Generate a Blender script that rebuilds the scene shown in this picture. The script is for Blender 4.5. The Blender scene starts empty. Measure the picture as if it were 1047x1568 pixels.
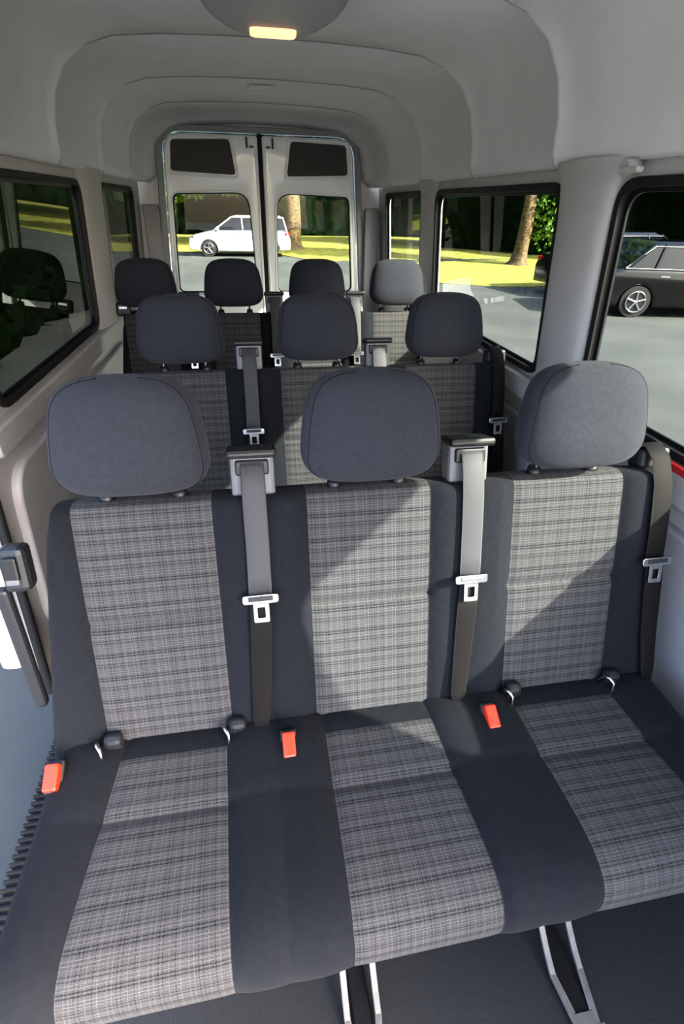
import bpy, bmesh, math, random
import numpy as np
from mathutils import Vector, Matrix
random.seed(4)
rng = np.random.default_rng(7)
scn = bpy.context.scene
COL = scn.collection

# ------------------------------------------------------------------ materials
def new_mat(name):
    m = bpy.data.materials.new(name); m.use_nodes = True
    return m, m.node_tree.nodes, m.node_tree.links, m.node_tree.nodes['Principled BSDF']

def pmat(name, col, rough=.6, metal=0, noise=0.0, nscale=40, bump=0.0, bscale=300, sheen=0, coat=0, spec=.5, col2=None, wrinkle=0):
    m, N, L, b = new_mat(name)
    b.inputs['Roughness'].default_value = rough
    b.inputs['Metallic'].default_value = metal
    b.inputs['Specular IOR Level'].default_value = spec
    if sheen:
        b.inputs['Sheen Weight'].default_value = sheen
        b.inputs['Sheen Roughness'].default_value = .5
    if coat: b.inputs['Coat Weight'].default_value = coat
    tc = N.new('ShaderNodeTexCoord')
    n = N.new('ShaderNodeTexNoise'); n.inputs['Scale'].default_value = nscale; n.inputs['Detail'].default_value = 4
    L.new(tc.outputs['Object'], n.inputs['Vector'])
    mx = N.new('ShaderNodeMix'); mx.data_type = 'RGBA'
    c2 = col2 if col2 else tuple(c*(1-noise) for c in col)
    mx.inputs[6].default_value = (*col, 1); mx.inputs[7].default_value = (*c2, 1)
    if noise or col2:
        rp = N.new('ShaderNodeMapRange'); rp.inputs[1].default_value = .35; rp.inputs[2].default_value = .65
        L.new(n.outputs['Fac'], rp.inputs[0]); L.new(rp.outputs[0], mx.inputs[0])
    else: mx.inputs[0].default_value = 0
    L.new(mx.outputs[2], b.inputs['Base Color'])
    last = None
    if wrinkle:
        n3 = N.new('ShaderNodeTexNoise'); n3.inputs['Scale'].default_value = 9; n3.inputs['Detail'].default_value = 3
        L.new(tc.outputs['Object'], n3.inputs['Vector'])
        b3 = N.new('ShaderNodeBump'); b3.inputs['Strength'].default_value = wrinkle; b3.inputs['Distance'].default_value = .012
        L.new(n3.outputs['Fac'], b3.inputs['Height']); last = b3.outputs[0]; L.new(last, b.inputs['Normal'])
    if bump:
        n2 = N.new('ShaderNodeTexNoise'); n2.inputs['Scale'].default_value = bscale; n2.inputs['Detail'].default_value = 2
        L.new(tc.outputs['Object'], n2.inputs['Vector'])
        bp = N.new('ShaderNodeBump'); bp.inputs['Strength'].default_value = bump; bp.inputs['Distance'].default_value = .002
        L.new(n2.outputs['Fac'], bp.inputs['Height']); L.new(bp.outputs[0], b.inputs['Normal'])
        if last: L.new(last, bp.inputs['Normal'])
    return m

def ramp(N, stops):
    r = N.new('ShaderNodeValToRGB'); cr = r.color_ramp; cr.interpolation = 'CONSTANT'
    cr.elements[0].position = 0; cr.elements[0].color = (stops[0][1],)*3+(1,)
    cr.elements[1].position = stops[1][0]; cr.elements[1].color = (stops[1][1],)*3+(1,)
    for p, v in stops[2:]:
        e = cr.elements.new(p); e.color = (v, v, v, 1)
    return r

def plaid():
    m, N, L, b = new_mat('plaid_fabric')
    b.inputs['Roughness'].default_value = .9
    b.inputs['Sheen Weight'].default_value = .03
    b.inputs['Specular IOR Level'].default_value = .15
    uv = N.new('ShaderNodeUVMap'); uv.uv_map = 'UVMap'
    sp = N.new('ShaderNodeSeparateXYZ'); L.new(uv.outputs[0], sp.inputs[0])
    def fr(out, per):
        d = N.new('ShaderNodeMath'); d.operation = 'DIVIDE'; L.new(out, d.inputs[0]); d.inputs[1].default_value = per
        f = N.new('ShaderNodeMath'); f.operation = 'FRACT'; L.new(d.outputs[0], f.inputs[0]); return f.outputs[0]
    H = ramp(N, [(0, .35), (.07, .95), (.085, .30), (.17, .95), (.185, .30), (.27, .95), (.285, .33), (.40, .06), (.44, .38), (.51, .06),
                 (.55, .38), (.62, .85), (.635, .33), (.72, .85), (.735, .33), (.80, .0), (.85, .38), (.90, .0), (.95, .33)])
    V = ramp(N, [(0, .35), (.08, .85), (.10, .33), (.20, .85), (.22, .33), (.32, .05), (.35, .42), (.42, .05), (.45, .35),
                 (.58, .8), (.60, .33), (.74, .05), (.77, .42), (.86, .9), (.88, .35)])
    L.new(fr(sp.outputs[1], .054), H.inputs[0]); L.new(fr(sp.outputs[0], .062), V.inputs[0])
    mx = N.new('ShaderNodeMix'); mx.data_type = 'RGBA'; mx.inputs[0].default_value = .38
    L.new(H.outputs[0], mx.inputs[6]); L.new(V.outputs[0], mx.inputs[7])
    wv = N.new('ShaderNodeTexNoise'); wv.inputs['Scale'].default_value = 420; wv.inputs['Detail'].default_value = 1
    L.new(uv.outputs[0], wv.inputs['Vector'])
    ad = N.new('ShaderNodeMath'); ad.operation = 'MULTIPLY_ADD'; ad.inputs[1].default_value = .5; ad.inputs[2].default_value = -.25
    L.new(wv.outputs['Fac'], ad.inputs[0])
    s2 = N.new('ShaderNodeMath'); s2.operation = 'ADD'; L.new(mx.outputs[2], s2.inputs[0]); L.new(ad.outputs[0], s2.inputs[1]); s2.use_clamp = True
    c = N.new('ShaderNodeMix'); c.data_type = 'RGBA'
    c.inputs[6].default_value = (.006, .006, .008, 1); c.inputs[7].default_value = (.128, .127, .126, 1)
    L.new(s2.outputs[0], c.inputs[0]); L.new(c.outputs[2], b.inputs['Base Color'])
    bp = N.new('ShaderNodeBump'); bp.inputs['Strength'].default_value = .25; bp.inputs['Distance'].default_value = .001
    L.new(wv.outputs['Fac'], bp.inputs['Height']); L.new(bp.outputs[0], b.inputs['Normal'])
    return m

def glass(name, tint, r0=.04):
    # tinted pane: transparent with Schlick reflection
    m = bpy.data.materials.new(name); m.use_nodes = True
    N = m.node_tree.nodes; L = m.node_tree.links; N.clear()
    o = N.new('ShaderNodeOutputMaterial'); t = N.new('ShaderNodeBsdfTransparent'); g = N.new('ShaderNodeBsdfGlossy')
    t.inputs[0].default_value = (*tint, 1); g.inputs['Roughness'].default_value = .015
    lw = N.new('ShaderNodeLayerWeight'); lw.inputs[0].default_value = .5
    pw = N.new('ShaderNodeMath'); pw.operation = 'POWER'; pw.inputs[1].default_value = 5; L.new(lw.outputs['Facing'], pw.inputs[0])
    ml = N.new('ShaderNodeMath'); ml.operation = 'MULTIPLY_ADD'; ml.inputs[1].default_value = .9; ml.inputs[2].default_value = r0
    L.new(pw.outputs[0], ml.inputs[0])
    mx = N.new('ShaderNodeMixShader'); L.new(ml.outputs[0], mx.inputs[0]); L.new(t.outputs[0], mx.inputs[1]); L.new(g.outputs[0], mx.inputs[2])
    L.new(mx.outputs[0], o.inputs[0])
    return m

M = {}
M['plain'] = pmat('charcoal_fabric', (.0115, .0130, .0165), .95, noise=.2, nscale=90, bump=.35, bscale=900, sheen=.03, spec=.15, wrinkle=.4)
M['head'] = pmat('headrest_fabric', (.030, .032, .040), .95, noise=.15, nscale=120, bump=.4, bscale=900, sheen=.05, spec=.15, wrinkle=.25)
M['plaid'] = plaid()
M['shell'] = pmat('seat_shell_plastic', (.013, .015, .018), .5, bump=.2)
M['black'] = pmat('black_plastic', (.007, .007, .008), .45)
M['rubber'] = pmat('black_rubber', (.007, .007, .007), .7)
M['chrome'] = pmat('chrome', (.50, .50, .51), .22, 1)
M['steel'] = pmat('painted_steel', (.13, .128, .12), .5, 0, noise=.2)
M['greyp'] = pmat('grey_plastic', (.11, .11, .118), .4)
M['belt'] = pmat('belt_webbing_lit', (.032, .031, .034), .6, bump=.3, bscale=1200, sheen=.15)  # light falling on the upper webbing is put into this paler colour
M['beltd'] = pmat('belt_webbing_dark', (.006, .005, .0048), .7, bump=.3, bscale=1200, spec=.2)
M['red'] = pmat('buckle_red', (.60, .04, .016), .35)
M['liner'] = pmat('headliner_fabric', (.64, .64, .645), .9, noise=.05, nscale=8, bump=.15, bscale=500)
M['seam'] = pmat('headliner_seam', (.25, .25, .25), .9)
M['beige'] = pmat('beige_trim', (.40, .385, .378), .5, noise=.05, nscale=15, bump=.15, bscale=600)
M['trimg'] = pmat('grey_trim', (.29, .29, .30), .6, noise=.05, bump=.15, bscale=600)
M['white'] = pmat('white_paint', (.94, .95, .96), .25, coat=.5)
M['panel'] = pmat('dark_panel', (.085, .078, .076), .8, bump=.2)
M['floor'] = pmat('vinyl_floor', (.022, .0235, .026), .5, noise=.3, nscale=200, bump=.4, bscale=500)
M['gl_side'] = glass('tinted_glass', (.27, .29, .27))
M['gl_left'] = glass('darkened_left_glass', (.055, .06, .055))  # dark look of the left windows put into a deeper pane tint
M['gl_rear'] = glass('rear_glass', (.30, .325, .29))
M['asphalt'] = pmat('asphalt', (.082, .088, .084), .85, nscale=.7, col2=(.060, .065, .064), bump=.3, bscale=60, spec=.2)
M['grass'] = pmat('grass', (.13, .18, .025), .9, nscale=3.5, col2=(.34, .28, .05), bump=.5, bscale=40)
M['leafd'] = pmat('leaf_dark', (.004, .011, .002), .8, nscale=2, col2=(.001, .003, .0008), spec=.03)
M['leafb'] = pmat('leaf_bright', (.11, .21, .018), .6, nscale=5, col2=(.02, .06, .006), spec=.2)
M['bark'] = pmat('bark', (.18, .12, .055), .9, nscale=12, col2=(.04, .028, .015), bump=.8, bscale=30)
M['carw'] = pmat('car_paint_white', (.52, .54, .58), .25, coat=.6)
M['carb'] = pmat('car_paint_black', (.0025, .0025, .003), .15, coat=.3)
M['carglass'] = pmat('car_window', (.006, .008, .010), .05, spec=.4)
M['tail'] = pmat('tail_light', (.5, .01, .01), .2)
M['redrefl'] = pmat('red_reflection', (.5, .025, .025), .4, nscale=180, col2=(.4, .02, .02))  # solid red colour standing in for a reflection
m, N, L, b = new_mat('dome_lens'); b.inputs['Base Color'].default_value = (.9, .6, .35, 1)
b.inputs['Emission Color'].default_value = (1, .50, .24, 1); b.inputs['Emission Strength'].default_value = .65
M['lens'] = m

# ------------------------------------------------------------------ helpers
def link(o, parent=None):
    COL.objects.link(o)
    if parent: o.parent = parent
    return o
def empty(name, loc=(0, 0, 0)):
    e = bpy.data.objects.new(name, None); e.empty_display_size = .1; e.location = (0, 0, 0)
    return link(e)
def mesh(name, v, f, mats, parent=None, fm=None, smooth=True, uv=None, sub=0, recalc=True):
    me = bpy.data.meshes.new(name); me.from_pydata([tuple(p) for p in v], [], f)
    for mm in (mats if isinstance(mats, list) else [mats]): me.materials.append(mm)
    if fm: me.polygons.foreach_set('material_index', fm)
    if uv is not None:
        l = me.uv_layers.new(name='UVMap')
        for lp in me.loops: l.data[lp.index].uv = uv[lp.vertex_index]
    if recalc:
        bm = bmesh.new(); bm.from_mesh(me); bmesh.ops.recalc_face_normals(bm, faces=bm.faces); bm.to_mesh(me); bm.free()
    if smooth: me.polygons.foreach_set('use_smooth', [True]*len(me.polygons))
    me.update()
    o = bpy.data.objects.new(name, me); link(o, parent)
    if sub:
        s = o.modifiers.new('sub', 'SUBSURF'); s.levels = sub; s.render_levels = sub
    return o
def box(name, c, d, mat, parent=None, bev=.004, rot=None, seg=2):
    bm = bmesh.new(); bmesh.ops.create_cube(bm, size=1)
    for v in bm.verts: v.co = Vector((v.co.x*d[0], v.co.y*d[1], v.co.z*d[2]))
    if bev: bmesh.ops.bevel(bm, geom=bm.edges[:], offset=min(bev, min(d)*.45), segments=seg, profile=.5, affect='EDGES')
    R = Matrix.Rotation(rot[1], 3, rot[0]) if rot else Matrix.Identity(3)
    for v in bm.verts: v.co = R @ v.co + Vector(c)
    me = bpy.data.meshes.new(name); bm.to_mesh(me); bm.free(); me.materials.append(mat)
    me.polygons.foreach_set('use_smooth', [bev > .012]*len(me.polygons))
    o = bpy.data.objects.new(name, me); return link(o, parent)
def cyl(name, p0, p1, r, mat, parent=None, n=16, r2=None):
    p0 = Vector(p0); p1 = Vector(p1); a = (p1-p0).normalized()
    u = a.orthogonal().normalized(); w = a.cross(u); r2 = r if r2 is None else r2
    v = []; f = []
    for P, rr_ in ((p0, r), (p1, r2)):
        for i in range(n):
            t = 2*math.pi*i/n; v.append(P+u*rr_*math.cos(t)+w*rr_*math.sin(t))
    for i in range(n): f.append((i, (i+1) % n, n+(i+1) % n, n+i))
    f.append(tuple(range(n))); f.append(tuple(range(n, 2*n)))
    o = mesh(name, v, f, mat, parent, smooth=False)
    for i, p in enumerate(o.data.polygons): p.use_smooth = i < n
    return o
def tube(name, pts, r, mat, parent=None, cyc=False, flat=None):
    cu = bpy.data.curves.new(name, 'CURVE'); cu.dimensions = '3D'
    s = cu.splines.new('POLY'); s.points.add(len(pts)-1)
    for i, p in enumerate(pts): s.points[i].co = (*p, 1)
    s.use_cyclic_u = cyc; cu.bevel_depth = r; cu.bevel_resolution = 3; cu.use_fill_caps = True
    t = bpy.data.objects.new(name, cu); COL.objects.link(t)
    bpy.context.view_layer.update()
    me = bpy.data.meshes.new_from_object(t.evaluated_get(bpy.context.evaluated_depsgraph_get()))
    bpy.data.objects.remove(t); bpy.data.curves.remove(cu)
    me.materials.clear(); me.materials.append(mat); me.name = name
    me.polygons.foreach_set('use_smooth', [True]*len(me.polygons))
    o = bpy.data.objects.new(name, me); return link(o, parent)
def rpoly(pts, r, n=6):
    out = []; k = len(pts)
    for i in range(k):
        p = Vector(pts[i][:2]); a = Vector(pts[i-1][:2]); b_ = Vector(pts[(i+1) % k][:2])
        ri = r[i] if isinstance(r, (list, tuple)) else r
        if ri <= 0: out.append((p.x, p.y)); continue
        u = (a-p).normalized(); w = (b_-p).normalized()
        s = p+u*ri; e = p+w*ri
        for j in range(n+1):
            t = j/n; q = s*(1-t)**2+p*2*t*(1-t)+e*t*t
            out.append((q.x, q.y))
    return out
def rr(x0, y0, x1, y1, r, n=6): return rpoly([(x0, y0), (x1, y0), (x1, y1), (x0, y1)], r, n)
def shape(name, outer, holes, ext, bevel, mp, mat, parent=None, smooth=False):
    cu = bpy.data.curves.new(name, 'CURVE'); cu.dimensions = '2D'; cu.fill_mode = 'BOTH' if ext or bevel else 'FRONT'
    for loop in [outer]+holes:
        s = cu.splines.new('POLY'); s.points.add(len(loop)-1)
        for i, p in enumerate(loop): s.points[i].co = (p[0], p[1], 0, 1)
        s.use_cyclic_u = True
    cu.extrude = ext; cu.bevel_depth = bevel; cu.bevel_resolution = 2
    if bevel: cu.offset = -bevel
    t = bpy.data.objects.new(name, cu); COL.objects.link(t); bpy.context.view_layer.update()
    me = bpy.data.meshes.new_from_object(t.evaluated_get(bpy.context.evaluated_depsgraph_get()))
    bpy.data.objects.remove(t); bpy.data.curves.remove(cu)
    bm = bmesh.new(); bm.from_mesh(me); bmesh.ops.remove_doubles(bm, verts=bm.verts, dist=1e-5)
    for v in bm.verts: v.co = Vector(mp(v.co.x, v.co.y, v.co.z))
    bmesh.ops.recalc_face_normals(bm, faces=bm.faces); bm.to_mesh(me); bm.free()
    me.materials.clear(); me.materials.append(mat); me.name = name
    if smooth:
        me.polygons.foreach_set('use_smooth', [True]*len(me.polygons))
        try: me.set_sharp_from_angle(angle=math.radians(40))
        except Exception: pass
    o = bpy.data.objects.new(name, me); return link(o, parent)

# ------------------------------------------------------------------ seats
RC = .286
NB = Vector((0, -.9615, .275))
def backP(x, z, off, y0): return Vector((x, y0+.764+(z-.478)*RC, z))+NB*off

def bench(name, y0, dz, centers, hp, xl, xr, full=True):
    E = empty(name)
    n = len(centers); mids = [(centers[i]+centers[i+1])/2 for i in range(n-1)]
    cols = [(xl, -.012, 0), (xl+.022, .016, 0)]
    for i, c in enumerate(centers):
        if c-hp-.03 > xl+.05: cols.append((c-hp-.03, .014, 0))
        cols += [(c-hp-.008, .004, 0), (c-hp, -.004, 1), (c-hp+.008, .003, 1), (c-hp*.45, .002, 1), (c+hp*.45, .002, 1), (c+hp-.008, .003, 1), (c+hp, -.004, 0), (c+hp+.008, .004, 0)]
        if i < n-1:
            mdl = mids[i]
            cols += [(c+hp+.04, .018, 0), (mdl-.012, .015, 0), (mdl, .008, 0), (mdl+.012, .015, 0)]
            cols += [(centers[i+1]-hp-.04, .018, 0)]
        elif xr-(c+hp) > .06: cols.append((c+hp+.035, .015, 0))
    cols += [(xr-.022, .016, 0), (xr, -.012, 0)]
    cols = sorted(cols, key=lambda q: q[0]); cc = [cols[0]]
    for q in cols[1:]:
        if q[0]-cc[-1][0] > .004: cc.append(q)
    cols = cc; nc = len(cols)
    rows = [.40, .455, .52, .62, .71, .727, .735, .743, .80, .88, .935, .964, .982]
    T = .085
    def xx(ci, z):
        x = cols[ci][0]; t = (z-.44)/.55
        if ci < 2: x += .075*t-.04
        elif ci > nc-3: x -= .04*t-.015
        return x
    V = []; UV = []
    for side in (0, 1):
        for z in rows:
            for ci in range(nc):
                x = xx(ci, z); off = cols[ci][1]
                isp = cols[ci][2]
                if abs(z-.735) < .001 and (isp or cols[ci-1][2]): off -= .015
                zz = z
                if ci in (0, nc-1) and z > .93: zz = z-.045*(z-.93)/.062; x += (.02 if ci == 0 else -.02)*(z-.93)/.062
                if z > .97 and side == 0: off -= .012
                if side: off = -T-(.015 if 2 < ci < nc-3 else 0)+(.012 if z > .97 else 0)
                p = backP(x, zz, off, y0); p.z += dz
                V.append(p); UV.append((x-centers[0], z*1.04+(.1 if side else 0)))
    nr = len(rows); F = []; FM = []
    ix = lambda s, r, c: s*nr*nc+r*nc+c
    for r in range(nr-1):
        for c in range(nc-1):
            F.append((ix(0, r, c), ix(0, r, c+1), ix(0, r+1, c+1), ix(0, r+1, c))); FM.append(1 if cols[c][2] else 0)
            F.append((ix(1, r, c), ix(1, r+1, c), ix(1, r+1, c+1), ix(1, r, c+1))); FM.append(2)
    for c in range(nc-1):
        F.append((ix(0, nr-1, c), ix(0, nr-1, c+1), ix(1, nr-1, c+1), ix(1, nr-1, c))); FM.append(1 if cols[c][2] else 0)
        F.append((ix(0, 0, c), ix(1, 0, c), ix(1, 0, c+1), ix(0, 0, c+1))); FM.append(2)
    for r in range(nr-1):
        for c in (0, nc-1):
            F.append((ix(0, r, c), ix(0, r+1, c), ix(1, r+1, c), ix(1, r, c))); FM.append(0)
    mesh('backrest', V, F, [M['plain'], M['plaid'], M['shell']], E, FM, uv=UV, sub=2)
    # cushion
    path = [(.815, .43), (.80, .468), (.745, .478), (.700, .478), (.688, .477), (.612, .474), (.594, .474), (.585, .462), (.576, .474), (.50, .474), (.42, .473), (.375, .466), (.335, .443), (.318, .40), (.325, .35)]
    V = []; UV = []; nr = len(path); s = 0
    for side in (0, 1):
        s = 0
        for ri, (y, z) in enumerate(path):
            if ri: s += math.hypot(y-path[ri-1][0], z-path[ri-1][1])
            for ci in range(nc):
                x, off, isp = cols[ci]
                g = (.755-y)/.45
                k = min(range(n), key=lambda i: abs(x-centers[i]))
                if abs(x-centers[k]) < hp+.02:
                    x0_ = x
                    x = x+(x-centers[k])/hp*(.014*g-.012)
                    if n == 3:
                        if k == 2: x += .028*g-.008
                        if k == 1: x += .012*g
                        if k == 0 and x0_ < centers[0]: x += .028*(1-g)*(centers[0]-x0_)/hp
                if ci == 0: x -= .03
                if ci == nc-1: x += .02
                o2 = off*.9
                if (not isp) and ri in (3, 4, 5) and 1 < ci < nc-2: o2 += .006
                if ri == 7 and not (isp or cols[ci-1][2]): o2 += .011
                yy = y+(.022*(x-xl)/(xr-xl) if ri > 9 else 0)
                if side == 0: p = Vector((x, y0+yy-(off*.6 if ri > 10 else 0), z+dz+o2))
                else: p = Vector((x, y0+min(max(y, .35), .80), .335+dz))
                if ri < 2 and side == 0: p.z -= .01
                V.append(p); UV.append((cols[ci][0]-centers[0], s+.013))
    F = []; FM = []
    for r in range(nr-1):
        for c in range(nc-1):
            F.append((ix(0, r, c), ix(0, r, c+1), ix(0, r+1, c+1), ix(0, r+1, c))); FM.append(1 if (cols[c][2] and r >= 3) else 0)
            F.append((ix(1, r, c), ix(1, r+1, c), ix(1, r+1, c+1), ix(1, r, c+1))); FM.append(2)
    for c in range(nc-1):
        F.append((ix(0, nr-1, c), ix(0, nr-1, c+1), ix(1, nr-1, c+1), ix(1, nr-1, c))); FM.append(0)
        F.append((ix(0, 0, c), ix(1, 0, c), ix(1, 0, c+1), ix(0, 0, c+1))); FM.append(2)
    for r in range(nr-1):
        for c in (0, nc-1):
            F.append((ix(0, r, c), ix(0, r+1, c), ix(1, r+1, c), ix(1, r, c))); FM.append(0)
    mesh('cushion', V, F, [M['plain'], M['plaid'], M['shell']], E, FM, uv=UV, sub=2)
    box('seat_frame', ((xl+xr)/2, y0+.58, .30+dz), (xr-xl-.08, .42, .06), M['shell'], E, .01)
    legx = (centers[0]+.365, centers[0]+.83) if n == 3 else (centers[0]+.2, centers[-1]-.2)
    for k, lx in enumerate(legx):
        box('leg_%d' % (k+1), (lx, y0+.60, .15+dz/2), (.05, .30, .30+dz), M['black'], E, .008)
        def strap(a, b_, c, lx=lx): 
            t = max(0, (b_-.33)/.2); return (lx+a, y0+b_, .012+.17*min(t, 1)**1.5+c)
        ysx = [.53, .50, .47, .44, .41, .38, .35]
        outl = rpoly([(-.048, .26), (.048, .26)], .02)+[(.040, y) for y in ysx[::-1]]+[(-.040, y) for y in ysx]
        inn = rpoly([(-.028, .285), (.028, .285)], .012)+[(.026, y) for y in ysx[::-1][:-1]]+[(-.026, y) for y in ysx[1:]]
        shape('floor_bracket_%d' % (k+1), outl, [inn], .003, .002, strap, M['steel'], E)
        box('floor_rail_%d' % (k+1), (lx, y0+.50, .006), (.04, .44, .010), M['black'], E, .003)
    for k, c in enumerate(centers):
        headrest(k+1, c, y0+.925, 1.113+dz, E, hw=.143 if n == 3 else .143)
        for j, sx in enumerate((-.07, .07)):
            xb = c+sx; zt = .975+dz
            yb = y0+.764+(.985-.478)*RC+.035
            cyl('headrest_post_%d_%d' % (k+1, j+1), (xb, yb-.01, zt-.03), (xb, yb+.005, zt+.09), .006, M['chrome'], E)
            cyl('post_collar_%d_%d' % (k+1, j+1), (xb, yb-.002, zt-.012), (xb, yb, zt+.012), .018, M['black'], E, 20, .013)
    bx = [m_-.01 for m_ in mids]
    if n == 3: bx.append(centers[-1]+.215)
    for k, x in enumerate(bx): belt(k+1, x, y0, dz, E, k == len(bx)-1 and n == 3, full)
    if n == 4:
        for k, x in enumerate((xl+.045, xr-.05)):
            p = backP(x, 1.0, -.03, y0); p.z += dz
            box('shoulder_guide_%d' % (k+1), p, (.07, .05, .06), M['black'], E, .01, ('X', -.25))
            box('shoulder_guide_plate_%d' % (k+1), p+Vector((0, -.026, .012)), (.04, .006, .014), M['chrome'], E, .002, ('X', -.25))
    bks = [m_+.025 for m_ in mids]+([xl+.002] if n == 3 else [])
    for k, x in enumerate(bks):
        p = Vector((x, y0+.675, .497+dz))
        box('buckle_housing_%d' % (k+1), p-Vector((0, -.012, .014)), (.036, .062, .022), M['black'], E, .005, ('X', .5))
        box('buckle_button_%d' % (k+1), p+Vector((0, 0, .002)), (.027, .05, .022), M['red'], E, .004, ('X', .5))
        box('buckle_slot_%d' % (k+1), p+Vector((0, .012, .0165)), (.018, .006, .004), M['greyp'], E, .001, ('X', .5))
    if n == 3:
        k = 0
        for c in (centers[0], centers[-1]):
            for sx in (-.128, .132):
                k += 1; x = c+sx; z = .485+dz; y = y0+.735
                box('anchor_cover_%d' % k, (x+.012, y+.012, z+.004), (.04, .03, .04), M['shell'], E, .012)
                tube('anchor_loop_%d' % k, [(x-.015, y+.015, z-.01), (x-.016, y-.002, z+.024), (x-.012, y-.012, z+.028), (x-.006, y-.02, z+.02), (x-.006, y-.025, z-.006)], .0045, M['chrome'], E)
    return E

def headrest(k, cx, cy, cz, E, hw=.142, hh=.105):
    NL = 22; NS = 48; V = []; F = []
    def outline(t):
        base = np.interp(t, [-1, -.5, .1, 1], [.95, 1.0, .95, .84])
        e = (1-abs(t)**5.5)**(1/4.2) if abs(t) < 1 else 0
        return hw*base*e
    def depth(t):
        e = (1-abs(t)**3.5)**(1/2.8) if abs(t) < 1 else 0
        return .058*np.interp(t, [-1, -.3, 1], [.85, 1.0, .8])*e
    ts = [-math.cos(math.pi*(i+.35)/(NL-.3)) for i in range(NL)]
    seam = {0: [], 1: []}
    for t in ts:
        W = outline(t); D = depth(t); z = t*hh
        for j in range(NS):
            a = 2*math.pi*j/NS; ca, sa = math.cos(a), math.sin(a)
            x = W*math.copysign(abs(ca)**.62, ca); y = D*math.copysign(abs(sa)**.75, sa)
            zz = z-.010*(x/hw)**2*max(t, 0)*1.6
            if sa < 0: y -= .012*(1-(x/hw)**2)
            V.append((cx+x, cy+y+z*.16, cz+zz))
            if j == 28: seam[0].append((cx+x, cy+y+z*.16, cz+zz))
            if j == 44: seam[1].append((cx+x, cy+y+z*.16, cz+zz))
    for i in range(NL-1):
        for j in range(NS): F.append((i*NS+j, i*NS+(j+1) % NS, (i+1)*NS+(j+1) % NS, (i+1)*NS+j))
    F.append(tuple(range(NS))); F.append(tuple((NL-1)*NS+j for j in range(NS)))
    mesh('headrest_%d' % k, V, F, M['head'], E, sub=1)
    for s_ in (0, 1): tube('headrest_seam_%d_%d' % (k, s_), [Vector(p)+Vector((0, .0008, 0)) for p in seam[s_][3:]], .0011, M['plain'], E)

def ribbon(name, pts, w, mat, E, side=Vector((1, 0, 0)), th=.0016):
    V = []; F = []
    for i, p in enumerate(pts):
        p = Vector(p); a = Vector(pts[max(i-1, 0)]); b_ = Vector(pts[min(i+1, len(pts)-1)])
        t = (b_-a).normalized(); s = (side-t*side.dot(t)).normalized(); nrm = t.cross(s)
        ww = w[i] if isinstance(w, list) else w
        for q in (-.5, -.42, .42, .5): V.append(p+s*ww*q+nrm*(th if abs(q) < .45 else .0))
        for q in (.5, .42, -.42, -.5): V.append(p+s*ww*q-nrm*(th if abs(q) < .45 else .0))
    for i in range(len(pts)-1):
        for j in range(8): F.append((i*8+j, i*8+(j+1) % 8, (i+1)*8+(j+1) % 8, (i+1)*8+j))
    F.append(tuple(range(8))); F.append(tuple((len(pts)-1)*8+j for j in range(8)))
    return mesh(name, V, F, mat, E)

def belt(k, x, y0, dz, E, last, full):
    def P(xx_, z, off): 
        p = backP(xx_, z, off, y0); p.z += dz; return p
    if not last:
        c = P(x, 1.02, -.03)
        box('belt_guide_%d' % k, c, (.088, .05, .095), M['greyp'], E, .008, ('X', -.25))
        box('belt_guide_hood_%d' % k, c+Vector((0, .0, .045)), (.098, .072, .018), M['black'], E, .007, ('X', -.25))
        box('belt_guide_slot_%d' % k, c+Vector((0, -.021, .02)), (.066, .018, .03), M['black'], E, .004, ('X', -.25))
        top = [P(x, 1.045, .0), P(x, 1.035, .012), P(x, 1.00, .022), P(x, .95, .026)]
    else:
        box('belt_guide_%d' % k, P(x+.005, 1.0, -.04), (.075, .05, .05), M['shell'], E, .01, ('X', -.25))
        top = [P(x-.012, 1.03, -.045), P(x-.010, 1.035, -.015), P(x-.006, 1.005, .012), P(x-.002, .95, .024)]
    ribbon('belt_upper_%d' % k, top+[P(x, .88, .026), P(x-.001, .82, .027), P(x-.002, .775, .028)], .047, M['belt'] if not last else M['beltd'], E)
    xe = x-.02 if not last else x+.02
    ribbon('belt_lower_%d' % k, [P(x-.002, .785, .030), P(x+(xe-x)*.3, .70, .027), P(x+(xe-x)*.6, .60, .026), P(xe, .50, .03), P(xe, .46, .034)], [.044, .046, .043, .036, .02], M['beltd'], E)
    o = P(x-.002, .775, .036)
    ax = Vector((1, 0, 0)); az = Vector((0, .275, .9615))
    mp = lambda a, b_, c: o+ax*a+az*b_+NB*c
    bar = rr(-.037, -.008, .037, .012, .007)
    shape('belt_tongue_%d' % k, bar, [], .002, .0015, mp, M['chrome'], E)
    tip = rpoly([(-.016, -.05), (.016, -.05), (.016, -.004), (-.016, -.004)], .004)
    hole = rpoly([(-.008, -.040), (.008, -.040), (.008, -.016), (-.008, -.016)], .003)
    shape('belt_tongue_tip_%d' % k, tip, [hole], .0015, 0, mp, M['chrome'], E)
    box('belt_tongue_grip_%d' % k, mp(0, .004, .003), (.05, .006, .01), M['shell'] if k % 2 else M['greyp'], E, .002, ('X', -.28))

S3 = [-.357, .098, .553]
bench1 = bench('bench_seat', 0, 0, S3, .132, -.575, .805)
bench2 = bench('bench_seat', .88, .01, [c+.004 for c in S3], .132, -.575, .805)
bench3 = bench('bench_seat', 1.815, .035, [-.600, -.192, .217, .626], .118, -.765, .79)
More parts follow.
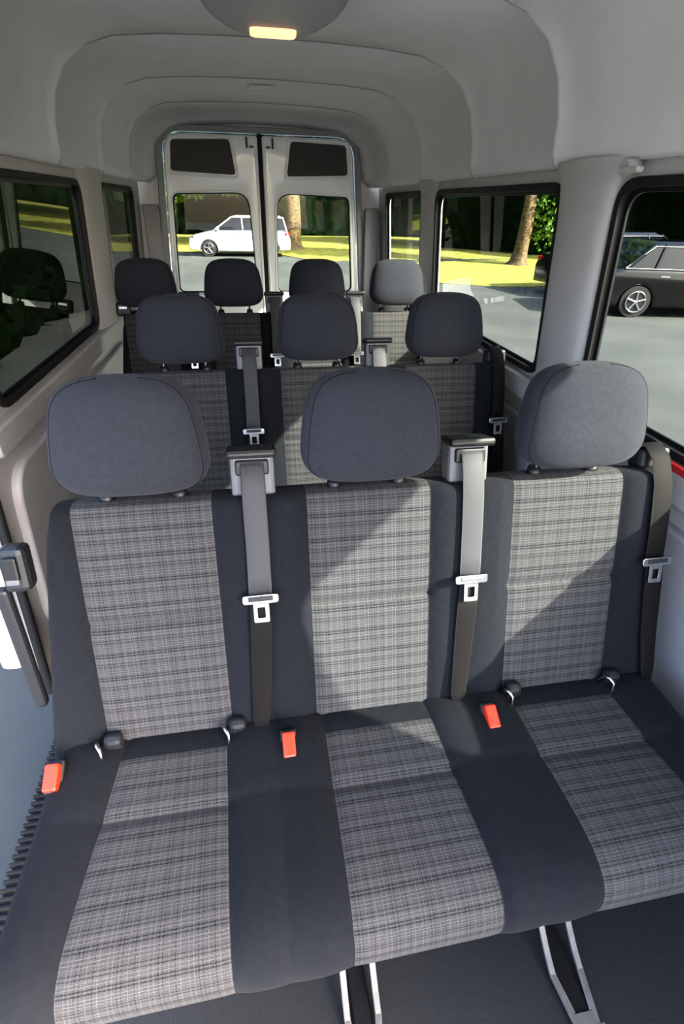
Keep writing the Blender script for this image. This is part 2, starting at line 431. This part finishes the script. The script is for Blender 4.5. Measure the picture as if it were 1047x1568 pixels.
# folded armrest with belt buckle beside the first bench
arm = bench1
box('armrest_bar', (-.632, .850, .68), (.026, .024, .31), M['shell'], arm, .008, ('X', -.08))
box('armrest_head', (-.594, .870, .876), (.048, .045, .092), M['shell'], arm, .012, ('X', -.2))
box('armrest_slot', (-.594, .845, .889), (.026, .01, .046), M['black'], arm, .004, ('X', -.2))
box('armrest_clip', (-.594, .839, .864), (.024, .012, .012), M['greyp'], arm, .003, ('X', -.2))

# ------------------------------------------------------------------ van shell
XC = .025
xr_ = lambda z: .89-.07*(z-.97)
xl_ = lambda z: -.84+.07*(z-.97)
mpR = lambda off: (lambda a, b_, c: (xr_(b_)+off+c, a, b_))
mpL = lambda off: (lambda a, b_, c: (xl_(b_)-off+c, a, b_))
ZB, ZT = .965, 1.545
Y0 = -.75
RH = [(.10, 1.42), (1.70, 2.90), (3.14, 3.97)]
LH = [(1.52, 2.70), (3.08, 3.93)]
def win(y0, y1, r=.07, zb=ZB, zt=ZT): return rr(y0, zb, y1, zt, r)
shape('wall_right', [(Y0, 0), (4.24, 0), (4.24, 1.74), (Y0, 1.74)], [win(*h) for h in RH], .015, 0, mpR(.015), M['beige'])
shape('wall_left', rpoly([(1.36, 0), (4.24, 0), (4.24, 1.74), (1.36, 1.74)], [.08, 0, 0, .02]), [win(*h) for h in LH], .015, 0, mpL(.015), M['beige'])
def inset(y0, y1, d): return rr(y0+d, ZB+d, y1-d, ZT-d, .055)
wn = 0
for side, hs in (('R', RH), ('L', LH)):
    for h in hs:
        wn += 1; W = empty('window_%d' % wn)
        mp = mpR if side == 'R' else mpL
        shape('window_seal', rr(h[0]-.008, ZB-.008, h[1]+.008, ZT+.008, .075), [inset(*h, .014)], .008, .003, mp(.0), M['rubber'], W)
        shape('window_pane', win(*h), [], 0, 0, mp(.018), M['gl_side' if side == 'R' else 'gl_left'], W)
        shape('window_frame', inset(*h, .012), [inset(*h, .024)], .004, 0, mp(.012), M['black'], W)
def pillar(name, yc0, yc1, side, mat, depth=.035):
    V = []; F = []; zs = [0.93, .99, 1.1, 1.3, 1.44, 1.50, 1.55, 1.60]; n = 14
    for zi, z in enumerate(zs):
        fl = {6: .018, 7: .06, 5: .006}.get(zi, 0)+(.02 if zi == 0 else 0)
        for j in range(n+1):
            a = math.pi*j/n
            y = (yc0+yc1)/2-(abs(yc1-yc0)/2+fl)*math.cos(a)
            d = depth*math.sin(a)**.6+.0
            x = xr_(z)-d+.004 if side > 0 else xl_(z)+d-.004
            V.append((x, y, z))
    for i in range(len(zs)-1):
        for j in range(n): F.append((i*(n+1)+j, i*(n+1)+j+1, (i+1)*(n+1)+j+1, (i+1)*(n+1)+j))
    return mesh(name, V, F, mat)
pillar('trim_1', 1.435, 1.685, 1, M['beige'], .045)
pillar('trim_2', 2.915, 3.125, 1, M['beige'])
pillar('trim_3', 2.715, 3.065, -1, M['beige'])
for nm, mp, a0, sgn in (('trim_4', mpR, Y0, -1), ('trim_5', mpL, 1.40, 1)):
    f = mp(-.012)
    shape(nm, rr(a0, .86, 4.1, .945, .035), [], .012, .008, f, M['beige'])
for nm, mp, y0_, y1_, mt_ in (('trim_6', mpR, .2, 1.5, 'trimg'), ('trim_7', mpR, 1.62, 2.6, 'trimg'), ('trim_8', mpL, 1.46, 2.2, 'beige'), ('trim_9', mpL, 2.3, 3.2, 'beige')):
    shape(nm, rr(y0_, .18, y1_, .80, .12), [], .010, .012, mp(-.004), M[mt_])
box('red_reflection_strip', (xr_(.955)-.028, .96, .952), (.012, .30, .018), M['redrefl'], None, .002)  # added strip that imitates a red reflection at the right window sill

prof = [(.830, 1.588), (.806, 1.586), (.794, 1.598), (.790, 1.63), (.785, 1.71), (.762, 1.80), (.715, 1.875), (.64, 1.928), (.54, 1.957), (.38, 1.970), (.18, 1.976), (0, 1.978)]
pf = [(-h, z) for h, z in prof]+[(h, z) for h, z in prof[-2::-1]]
seams = [.55, 1.74, 2.40, 3.10, 3.78]
ys = [Y0]
for s in seams: ys += [s-.10, s-.006, s, s+.006]
ys = sorted(ys+[3.95, 4.05, 4.12, 4.165, 4.19])
V = []; F = []
for y in ys:
    g = -.006 if y in seams else 0
    ins = np.interp(y, [3.9, 4.05, 4.12, 4.165, 4.19], [0, .008, .03, .065, .11])
    for h, z in pf:
        V.append((XC+h*(1-ins/.8 if z > 1.60 else 1-ins/.8*.6)-(math.copysign(g, h) if 1.6 < z and abs(h) > .5 else 0), y, z-(ins*.55 if z > 1.8 else 0)-(g if z > 1.93 else 0)))
npf = len(pf)
for i in range(len(ys)-1):
    for j in range(npf-1): F.append((i*npf+j, i*npf+j+1, (i+1)*npf+j+1, (i+1)*npf+j))
ce = mesh('ceiling', V, F, M['liner'])
so = ce.modifiers.new('s', 'SOLIDIFY'); so.thickness = .02
so.offset = 1 if ce.data.polygons[5].normal.z > 0 else -1
for i, s in enumerate(seams[1:]):
    tube('seam_%d' % (i+1), [(XC+h, s, z) for h, z in pf[1:-1]], .0022, M['seam'], ce)

hwz = lambda z: .632+.07*(1.862-z)
YR = 4.20
mpY = lambda off: (lambda a, b_, c: (a, YR+off+c, b_))
opn = rpoly([(XC-hwz(.12), .12), (XC+hwz(.12), .12), (XC+hwz(1.87), 1.872), (XC-hwz(1.87), 1.872)], [.05, .05, .13, .13], 8)
shape('wall_rear', [(-.90, 0), (.95, 0), (.90, 1.6), (.86, 2.0), (-.81, 2.0), (-.85, 1.6)], [opn], .02, 0, mpY(.02), M['liner'])
shape('trim_10', rpoly([(XC-hwz(.14)-.045, .10), (XC+hwz(.14)+.045, .10), (XC+hwz(1.87)+.035, 1.905), (XC-hwz(1.87)-.035, 1.905)], [.05, .05, .16, .16], 8), [opn], .012, .006, mpY(-.008), M['trimg'])
for nm, a, b_ in (('trim_11', -.80, -.70), ('trim_12', .76, .85)):
    shape(nm, rpoly([(a, .3), (b_, .3), (b_-.01 if a > 0 else b_+.02, 1.46), (a-.02 if a > 0 else a+.02, 1.46)], .02), [], .03, .006, mpY(-.04), M['trimg'])
shape('floor', [(-.79, Y0), (.96, Y0), (.96, 4.22), (-.90, 4.22), (-.90, 1.36), (-.79, 1.36)], [], .02, 0, lambda a, b_, c: (a, b_, -.02+c), M['floor'])

def rear_door(name, pts, rads, upper, lower, sgn):
    D = empty(name)
    up = rpoly(upper, .025); lo = rpoly(lower[0], lower[1], 8)
    shape('door_skin', rpoly(pts, rads, 8), [lo], .018, .004, mpY(.03), M['white'], D, True)
    shape('upper_panel', up, [], .004, .002, mpY(.008), M['panel'], D)
    shape('window_glass', lo, [], 0, 0, mpY(.045), M['gl_rear'], D)
    cl = lambda loop, off: [(p[0], YR+off, p[1]) for p in loop]
    def grow(loop, g):
        cx = sum(p[0] for p in loop)/len(loop); cz = sum(p[1] for p in loop)/len(loop)
        return [(p[0]+math.copysign(g, p[0]-cx), p[1]+math.copysign(g, p[1]-cz)) for p in loop]
    tube('window_rim', cl(grow(lo, .004), .008), .007, M['white'], D, True)
    tube('window_gasket', cl(lo, .035), .009, M['rubber'], D, True)
    tube('panel_rim', cl(grow(up, .014), .008), .008, M['white'], D, True)
    tube('door_rim', cl(rpoly([(p[0]+(.012 if p[0] < sum(q[0] for q in pts)/4 else -.012), p[1]-(.012 if p[1] > 1 else -.02)) for p in pts], rads, 8), .010), .009, M['white'], D, True)
    e = pts[0][0] if sgn < 0 else pts[1][0]
    for i, z in enumerate((1.06, .62)):
        box('hinge_%d' % (i+1), (e-sgn*.018, YR-.005, z), (.022, .02, .05), M['black'], D, .003)
    ix_ = XC-.005+sgn*.085
    box('latch_plate', (ix_, YR+.002, 1.822), (.012, .012, .06), M['black'], D, .002)
    box('latch_pin', (ix_-sgn*.03, YR+.004, 1.80), (.03, .01, .012), M['steel'], D, .002)
    return D
zc_ = lambda z: hwz(z)-.008
rear_door('door_1', [(XC-zc_(.13), .13), (.005, .13), (.005, 1.862), (XC-zc_(1.862), 1.862)], [.05, .01, .02, .12],
          [(-.575, 1.655), (-.150, 1.640), (-.178, 1.838), (-.553, 1.826)], ([(-.625, .90), (-.045, .90), (-.07, 1.545), (-.587, 1.53)], [.05, .05, .11, .05]), -1)
rear_door('door_2', [(.035, .13), (XC+zc_(.13), .13), (XC+zc_(1.862), 1.862), (.035, 1.862)], [.01, .05, .12, .02],
          [(.195, 1.640), (.620, 1.655), (.603, 1.826), (.228, 1.838)], ([(.095, .90), (.672, .90), (.636, 1.53), (.118, 1.545)], [.05, .05, .05, .11]), 1)
box('trim_13', (.020, YR+.028, 1.0), (.034, .03, 1.75), M['rubber'], None, .006)

tube('trim_14', [(xl_(z)+.004, 1.352+(.06 if z > 1.5 else 0), z) for z in np.linspace(0.0, 1.58, 14)], .014, M['rubber'])
V = []; F = []
zj = np.linspace(.16, 1.6, 12)
for z in zj:
    x = xl_(z); t = max(0, (.36-z)/.2)
    for dx, dy in ((0, -.02), (-.012, -.045), (-.035, -.06), (-.065, -.06), (-.085, -.04), (-.09, .02)): V.append((x+dx-.02, 1.345+dy*(1-t*.6), z))
for i in range(11):
    for j in range(5): F.append((i*6+j, i*6+j+1, (i+1)*6+j+1, (i+1)*6+j))
mesh('trim_15', V, F, M['white'])
st = empty('step_tread')
box('tread_base', (-.812, .35, -.02), (.04, 2.0, .03), M['rubber'], st, .006)
V = []; F = []
for i in range(96):
    y = -.6+i*.02; a = len(V)
    for dx in (-.024, .018):
        for dy, dz in ((0, 0), (.003, .010), (.009, .010), (.012, 0)): V.append((-.812+dx, y+dy, -.006+dz))
    for j in range(3): F.append((a+j, a+j+1, a+4+j+1, a+4+j))
    F.append((a, a+1, a+2, a+3)); F.append((a+4, a+5, a+6, a+7))
mesh('tread_ribs', V, F, M['rubber'], st, smooth=False)
box('trim_16', (-.80, .35, -.20), (.045, 2.0, .30), M['white'], None, .015)

dl = empty('dome_light')
hs = rpoly([(-.18, 1.05), (.155, 1.05), (.163, 1.72), (.10, 1.915), (-.12, 1.915), (-.195, 1.72)], [.05, .05, .08, .06, .06, .08], 8)
shape('housing', hs, [], .02, .028, lambda a, b_, c: (a, b_, 1.925+c), M['trimg'], dl, True)
shape('lens', rr(-.070, 1.815, .054, 1.872, .02), [], .006, .004, lambda a, b_, c: (a, b_, 1.876+c), M['lens'], dl)
shape('roof_grip', rr(-.055, 3.23, .075, 3.27, .018), [], .006, .004, lambda a, b_, c: (a, b_, 1.965+c), M['liner'], dl)
ch = empty('coat_hook')
cyl('hook_base', (.835, 1.36, 1.575), (.80, 1.36, 1.570), .018, M['beige'], ch)
box('hook_arm', (.80, 1.33, 1.565), (.02, .07, .014), M['beige'], ch, .005)

# ------------------------------------------------------------------ outside
GZ = -.6
GR = empty('ground')
mesh('road', [(-80, -60, GZ), (80, -60, GZ), (80, 90, GZ), (-80, 90, GZ)], [(0, 1, 2, 3)], M['asphalt'], GR, smooth=False)
def lawn(name, pts):
    shape(name, rpoly(pts, 1.2), [], .01, 0, lambda a, b_, c: (a, b_, GZ+.012+c), M['grass'], GR)
lawn('lawn_1', [(-40, 29.5), (1.0, 28.0), (3.0, 23.5), (5, 24.5), (45, 30), (60, 60), (-40, 60)])
lawn('lawn_2', [(5.3, 17.0), (8.2, 15.6), (18, 20), (20, 28), (6.2, 23)])
def leaves(name, blobs, n, size, mat, parent=None, flat=.6):
    V = np.zeros((n*4, 3)); k = 0
    w = np.array([b_[3]**2 for b_ in blobs]); w = w/w.sum()
    ch = rng.choice(len(blobs), n, p=w)
    d = rng.normal(size=(n, 3)); d /= np.linalg.norm(d, axis=1)[:, None]
    r = rng.uniform(.55, 1.05, n)
    for i in range(n):
        cx, cy, cz, R_, zs = blobs[ch[i]]
        p = np.array([cx, cy, cz])+d[i]*r[i]*R_*np.array([1, 1, zs])
        a = rng.normal(size=3); a /= np.linalg.norm(a); b2 = np.cross(a, rng.normal(size=3)); b2 /= np.linalg.norm(b2)
        s = size*rng.uniform(.5, 1.3)
        p[2] = max(p[2], GZ+s+.05)
        V[i*4] = p-a*s; V[i*4+1] = p-b2*s*flat; V[i*4+2] = p+a*s; V[i*4+3] = p+b2*s*flat
    return mesh(name, V.tolist(), [(i*4, i*4+1, i*4+2, i*4+3) for i in range(n)], mat, parent, smooth=False, recalc=False)
def blobmesh(name, blobs, mat, parent=None):
    bm = bmesh.new()
    for cx, cy, cz, R_, zs in blobs:
        r = bmesh.ops.create_icosphere(bm, subdivisions=3, radius=R_)
        for v in r['verts']:
            f = 1+.13*math.sin(v.co.x*5/R_+cx)+.12*math.sin(v.co.y*6/R_+cy)+.1*math.sin(v.co.z*7/R_)
            v.co = Vector((v.co.x*f+cx, v.co.y*f+cy, max(v.co.z*f*zs+cz, GZ+.03)))
    me = bpy.data.meshes.new(name); bm.to_mesh(me); bm.free(); me.materials.append(mat)
    o = bpy.data.objects.new(name, me); return link(o, parent)
tl = empty('treeline')
bl = []
for i in range(22):
    x = -42+i*4.2; bl.append((x, 47+random.uniform(-2, 3), 4, random.uniform(5, 7), 1.5))
for i in range(16):
    bl.append((40+random.uniform(-3, 3)-i*.3, 46-i*4.2, 4, random.uniform(5, 6.5), 1.5))
for i in range(14):
    bl.append((-26+random.uniform(-2, 2), 44-i*3.0, 3.6, random.uniform(4.5, 6), 1.5))
for i in range(9):          # wood behind the grass island on the right
    t = i/8; bl.append((14+t*18, 33-t*21+2*math.sin(t*3), 2.6, random.uniform(3.6, 4.4), 1.6))
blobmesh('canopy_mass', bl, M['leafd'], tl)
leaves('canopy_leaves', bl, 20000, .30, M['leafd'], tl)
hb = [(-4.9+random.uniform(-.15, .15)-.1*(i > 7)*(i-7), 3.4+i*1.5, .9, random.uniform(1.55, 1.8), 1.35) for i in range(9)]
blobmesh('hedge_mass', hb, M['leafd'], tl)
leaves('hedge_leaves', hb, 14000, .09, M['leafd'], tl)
leaves('shrub_leaves', [(-3.2, 35, 2.8, 1.6, .8), (-.8, 36, 3.0, 1.8, .7), (-5.5, 35, 2.2, 2.0, 1)], 4000, .16, M['leafb'], tl)
def tree(name, x, y, h, r, blobs, n, size, mat):
    T = empty(name)
    V = []; F = []; NN = 12; hs_ = [0, .15, .5, 1.2, 2.2, 3.4, h]
    for i, z in enumerate(hs_):
        rad = r*(1.7 if i == 0 else 1.2 if i == 1 else 1-.5*z/h)
        for j in range(NN):
            a = 2*math.pi*j/NN; q = rad*(1+.1*math.sin(3*a+z))
            V.append((x+q*math.cos(a)+.08*math.sin(z), y+q*math.sin(a), GZ+.022+z))
    for i in range(len(hs_)-1):
        for j in range(NN): F.append((i*NN+j, i*NN+(j+1) % NN, (i+1)*NN+(j+1) % NN, (i+1)*NN+j))
    mesh('trunk', V, F, M['bark'], T)
    for i in range(5):
        a = i*1.3; tube('branch_%d' % (i+1), [(x, y, GZ+h*.6+i*.25), (x+.8*math.cos(a), y+.8*math.sin(a), GZ+h*.75+i*.3), (x+1.7*math.cos(a), y+1.7*math.sin(a), GZ+h*.95+i*.3)], r*.22, M['bark'], T)
    leaves('foliage', blobs, n, size, mat, T)
tree('tree', 2.35, 30.5, 7, .42, [(3.1, 30.5, 6.5, 3.6, .8), (5, 30, 6, 2.4, .8)], 5000, .2, M['leafd'])
tree('tree', 11.3, 22.5, 6, .30, [(12.35, 22.5, 1.5, .85, 1.9), (12.5, 22.6, 3.6, 1.3, 1.1), (11.6, 23, 5.6, 2.6, .8)], 6500, .12, M['leafb'])

def car(name, loc, ang, paint, L_=4.5, W_=1.78, H=1.45, van=0):
    C_ = empty(name); cs, sn = math.cos(ang), math.sin(ang)
    k = L_/4.5; hz = H/1.45
    def w(x, y, z): return (loc[0]+x*cs-y*sn, loc[1]+x*sn+y*cs, GZ+z)
    def arch(cx): return [(cx+.37*math.cos(t), .30+.37*math.sin(t)) for t in np.linspace(0, math.pi, 10)]
    bt = .93*hz
    pr_ = [(2.22*k, .28), (2.27*k, .5), (2.2*k, .66*hz), (1.9*k, .78*hz), (1.05*k, bt), (-1.7*k, bt+.03), (-2.15*k, bt-.02), (-2.26*k, .7), (-2.25*k, .3)]
    body = pr_+[(-1.38*k-.40, .24)]+arch(-1.38*k)[::-1]+[(-1.38*k+.40, .22), (1.40*k-.40, .22)]+arch(1.40*k)[::-1]+[(1.40*k+.40, .24)]
    shape('body', body, [], W_/2-.07, .07, lambda a, b_, c: w(a, c, b_), paint, C_, True)
    def loft(nm, secs, mat, cap=True):
        V = []; F = []
        for z, x0, x1, hy in secs:
            for q in ((x0, -hy), (x1, -hy), (x1, hy), (x0, hy)): V.append(w(q[0], q[1], z))
        for i in range(len(secs)-1):
            for j in range(4): F.append((i*4+j, i*4+(j+1) % 4, i*4+4+(j+1) % 4, i*4+4+j))
        F.append(tuple(range(4))); F.append(tuple(range(len(V)-4, len(V))))
        o = mesh(nm, V, F, mat, C_, smooth=False); b_ = o.modifiers.new('b', 'BEVEL'); b_.width = .04; b_.segments = 3
        return o
    rb = -2.1*k if van else -1.75*k; rt = -1.95*k if van else -1.2*k
    zt = H-.06
    loft('greenhouse_glass', [(bt-.02, rb, 1.1*k, W_/2-.05), (zt, rt, .3*k, W_/2-.20)], M['carglass'])
    loft('roof', [(zt-.02, rt-.02, .34*k, W_/2-.19), (H, rt+.12, .18*k, W_/2-.30)], paint)
    for s in (-1, 1):
        for i, (xb, xt) in enumerate(((1.12*k, .32*k), (-.15*k, -.12*k), (-1.15*k, -1.0*k), (rb-.01, rt-.01))):
            tube('pillar_%d' % (i+1 if s > 0 else i+5), [w(xb, s*(W_/2-.045), bt), w(xt, s*(W_/2-.195), zt)], .03, paint, C_)
        tube('chrome_line_%d' % (1 if s > 0 else 2), [w(1.1*k, s*(W_/2-.02), bt+.005), w(rb, s*(W_/2-.02), bt+.03)], .012, M['chrome'], C_)
        tube('chrome_arc_%d' % (1 if s > 0 else 2), [w(1.1*k, s*(W_/2-.04), bt+.02), w(.36*k, s*(W_/2-.17), zt-.03), w(rt, s*(W_/2-.17), zt-.03), w(rb, s*(W_/2-.04), bt+.04)], .010, M['chrome'], C_)
        for i, xw in enumerate((1.40*k, -1.38*k)):
            nm = '%d' % (i+1 if s > 0 else i+3)
            cyl('tyre_'+nm, w(xw, s*(W_/2-.23), .33), w(xw, s*(W_/2-.02), .33), .33, M['rubber'], C_, 28)
            cyl('rim_'+nm, w(xw, s*(W_/2-.05), .33), w(xw, s*(W_/2-.005), .33), .22, M['black'], C_, 24)
            for q in range(5):
                a = q*2*math.pi/5+.3
                tube('spoke_%s_%d' % (nm, q), [w(xw, s*(W_/2+.0), .33), w(xw+.21*math.cos(a), s*(W_/2+.0), .33+.21*math.sin(a))], .026, M['chrome'], C_)
            tube('rim_ring_'+nm, [w(xw+.215*math.cos(a), s*(W_/2-.002), .33+.215*math.sin(a)) for a in np.linspace(0, 2*math.pi, 24, endpoint=False)], .018, M['chrome'], C_, True)
        for i, xh in enumerate((.35*k, -.85*k)): tube('door_handle_%d' % (i+1 if s > 0 else i+3), [w(xh, s*(W_/2+.01), bt-.12), w(xh-.18, s*(W_/2+.01), bt-.12)], .015, M['chrome'], C_)
        tube('mirror_%d' % (1 if s > 0 else 2), [w(.95*k, s*(W_/2+.0), bt+.05), w(.93*k, s*(W_/2+.14), bt+.09)], .07, paint, C_)
        tube('head_light_%d' % (1 if s > 0 else 2), [w(2.18*k, s*(W_/2-.12), .66*hz), w(2.0*k, s*(W_/2-.02), .70*hz)], .06, M['greyp'], C_)
        tube('tail_light_%d' % (1 if s > 0 else 2), [w(-2.22*k, s*(W_/2-.14), .80*hz), w(-2.02*k, s*(W_/2-.01), .84*hz)], .07, M['tail'], C_)
    return C_
car('car', (-.3, 26.6), math.radians(178), M['carw'], 4.4, 1.75, 1.60, 1)
car('car', (10.04, 11.55), math.radians(-12), M['carb'], 4.8, 1.88, 1.52, 0)
car('car', (10.5, 14.6), math.radians(10), M['carb'], 4.6, 1.85, 1.6)

# ------------------------------------------------------------------ light
wd = bpy.data.worlds.new('World'); scn.world = wd; wd.use_nodes = True
N = wd.node_tree.nodes; L = wd.node_tree.links; bg = N['Background']
sk = N.new('ShaderNodeTexSky'); sk.sky_type = 'NISHITA'; sk.sun_disc = False
sk.sun_elevation = math.radians(34); sk.sun_rotation = math.radians(135); sk.altitude = 0
sk.air_density = .7; sk.dust_density = 4
L.new(sk.outputs[0], bg.inputs[0]); bg.inputs[1].default_value = .85
sd = bpy.data.lights.new('sun', 'SUN'); sd.energy = 25; sd.angle = math.radians(.8); sd.color = (1, .95, .87)
so_ = bpy.data.objects.new('sun', sd); COL.objects.link(so_)
dirv = Vector((-.60, .45, -.50)).normalized()
so_.rotation_euler = dirv.to_track_quat('-Z', 'Y').to_euler(); so_.location = (5, -5, 8)

# ------------------------------------------------------------------ camera
f, th, ps, ro = 795.5, .543, .177, .021
Fv = Vector((math.sin(ps)*math.cos(th), math.cos(ps)*math.cos(th), -math.sin(th)))
Rv = Vector((math.cos(ps), -math.sin(ps), 0))
Dv = Vector((-math.sin(ps)*math.sin(th), -math.cos(ps)*math.sin(th), -math.cos(th)))
R2 = Rv*math.cos(ro)-Dv*math.sin(ro); D2 = Rv*math.sin(ro)+Dv*math.cos(ro)
cd = bpy.data.cameras.new('camera'); cd.sensor_fit = 'VERTICAL'; cd.sensor_height = 36; cd.sensor_width = 24
cd.lens = f*36/1600; cd.clip_start = .02; cd.clip_end = 300
co = bpy.data.objects.new('camera', cd); COL.objects.link(co)
mt = Matrix((( R2.x, -D2.x, -Fv.x), (R2.y, -D2.y, -Fv.y), (R2.z, -D2.z, -Fv.z))).to_4x4()
mt.translation = Vector((-.122, 0, 1.481))
co.matrix_world = mt
scn.camera = co
scn.view_settings.view_transform = 'Standard'
for c_ in ('Medium High Contrast', 'Standard - Medium High Contrast'):
    try:
        scn.view_settings.look = c_; break
    except Exception: pass
scn.view_settings.exposure = 1.15
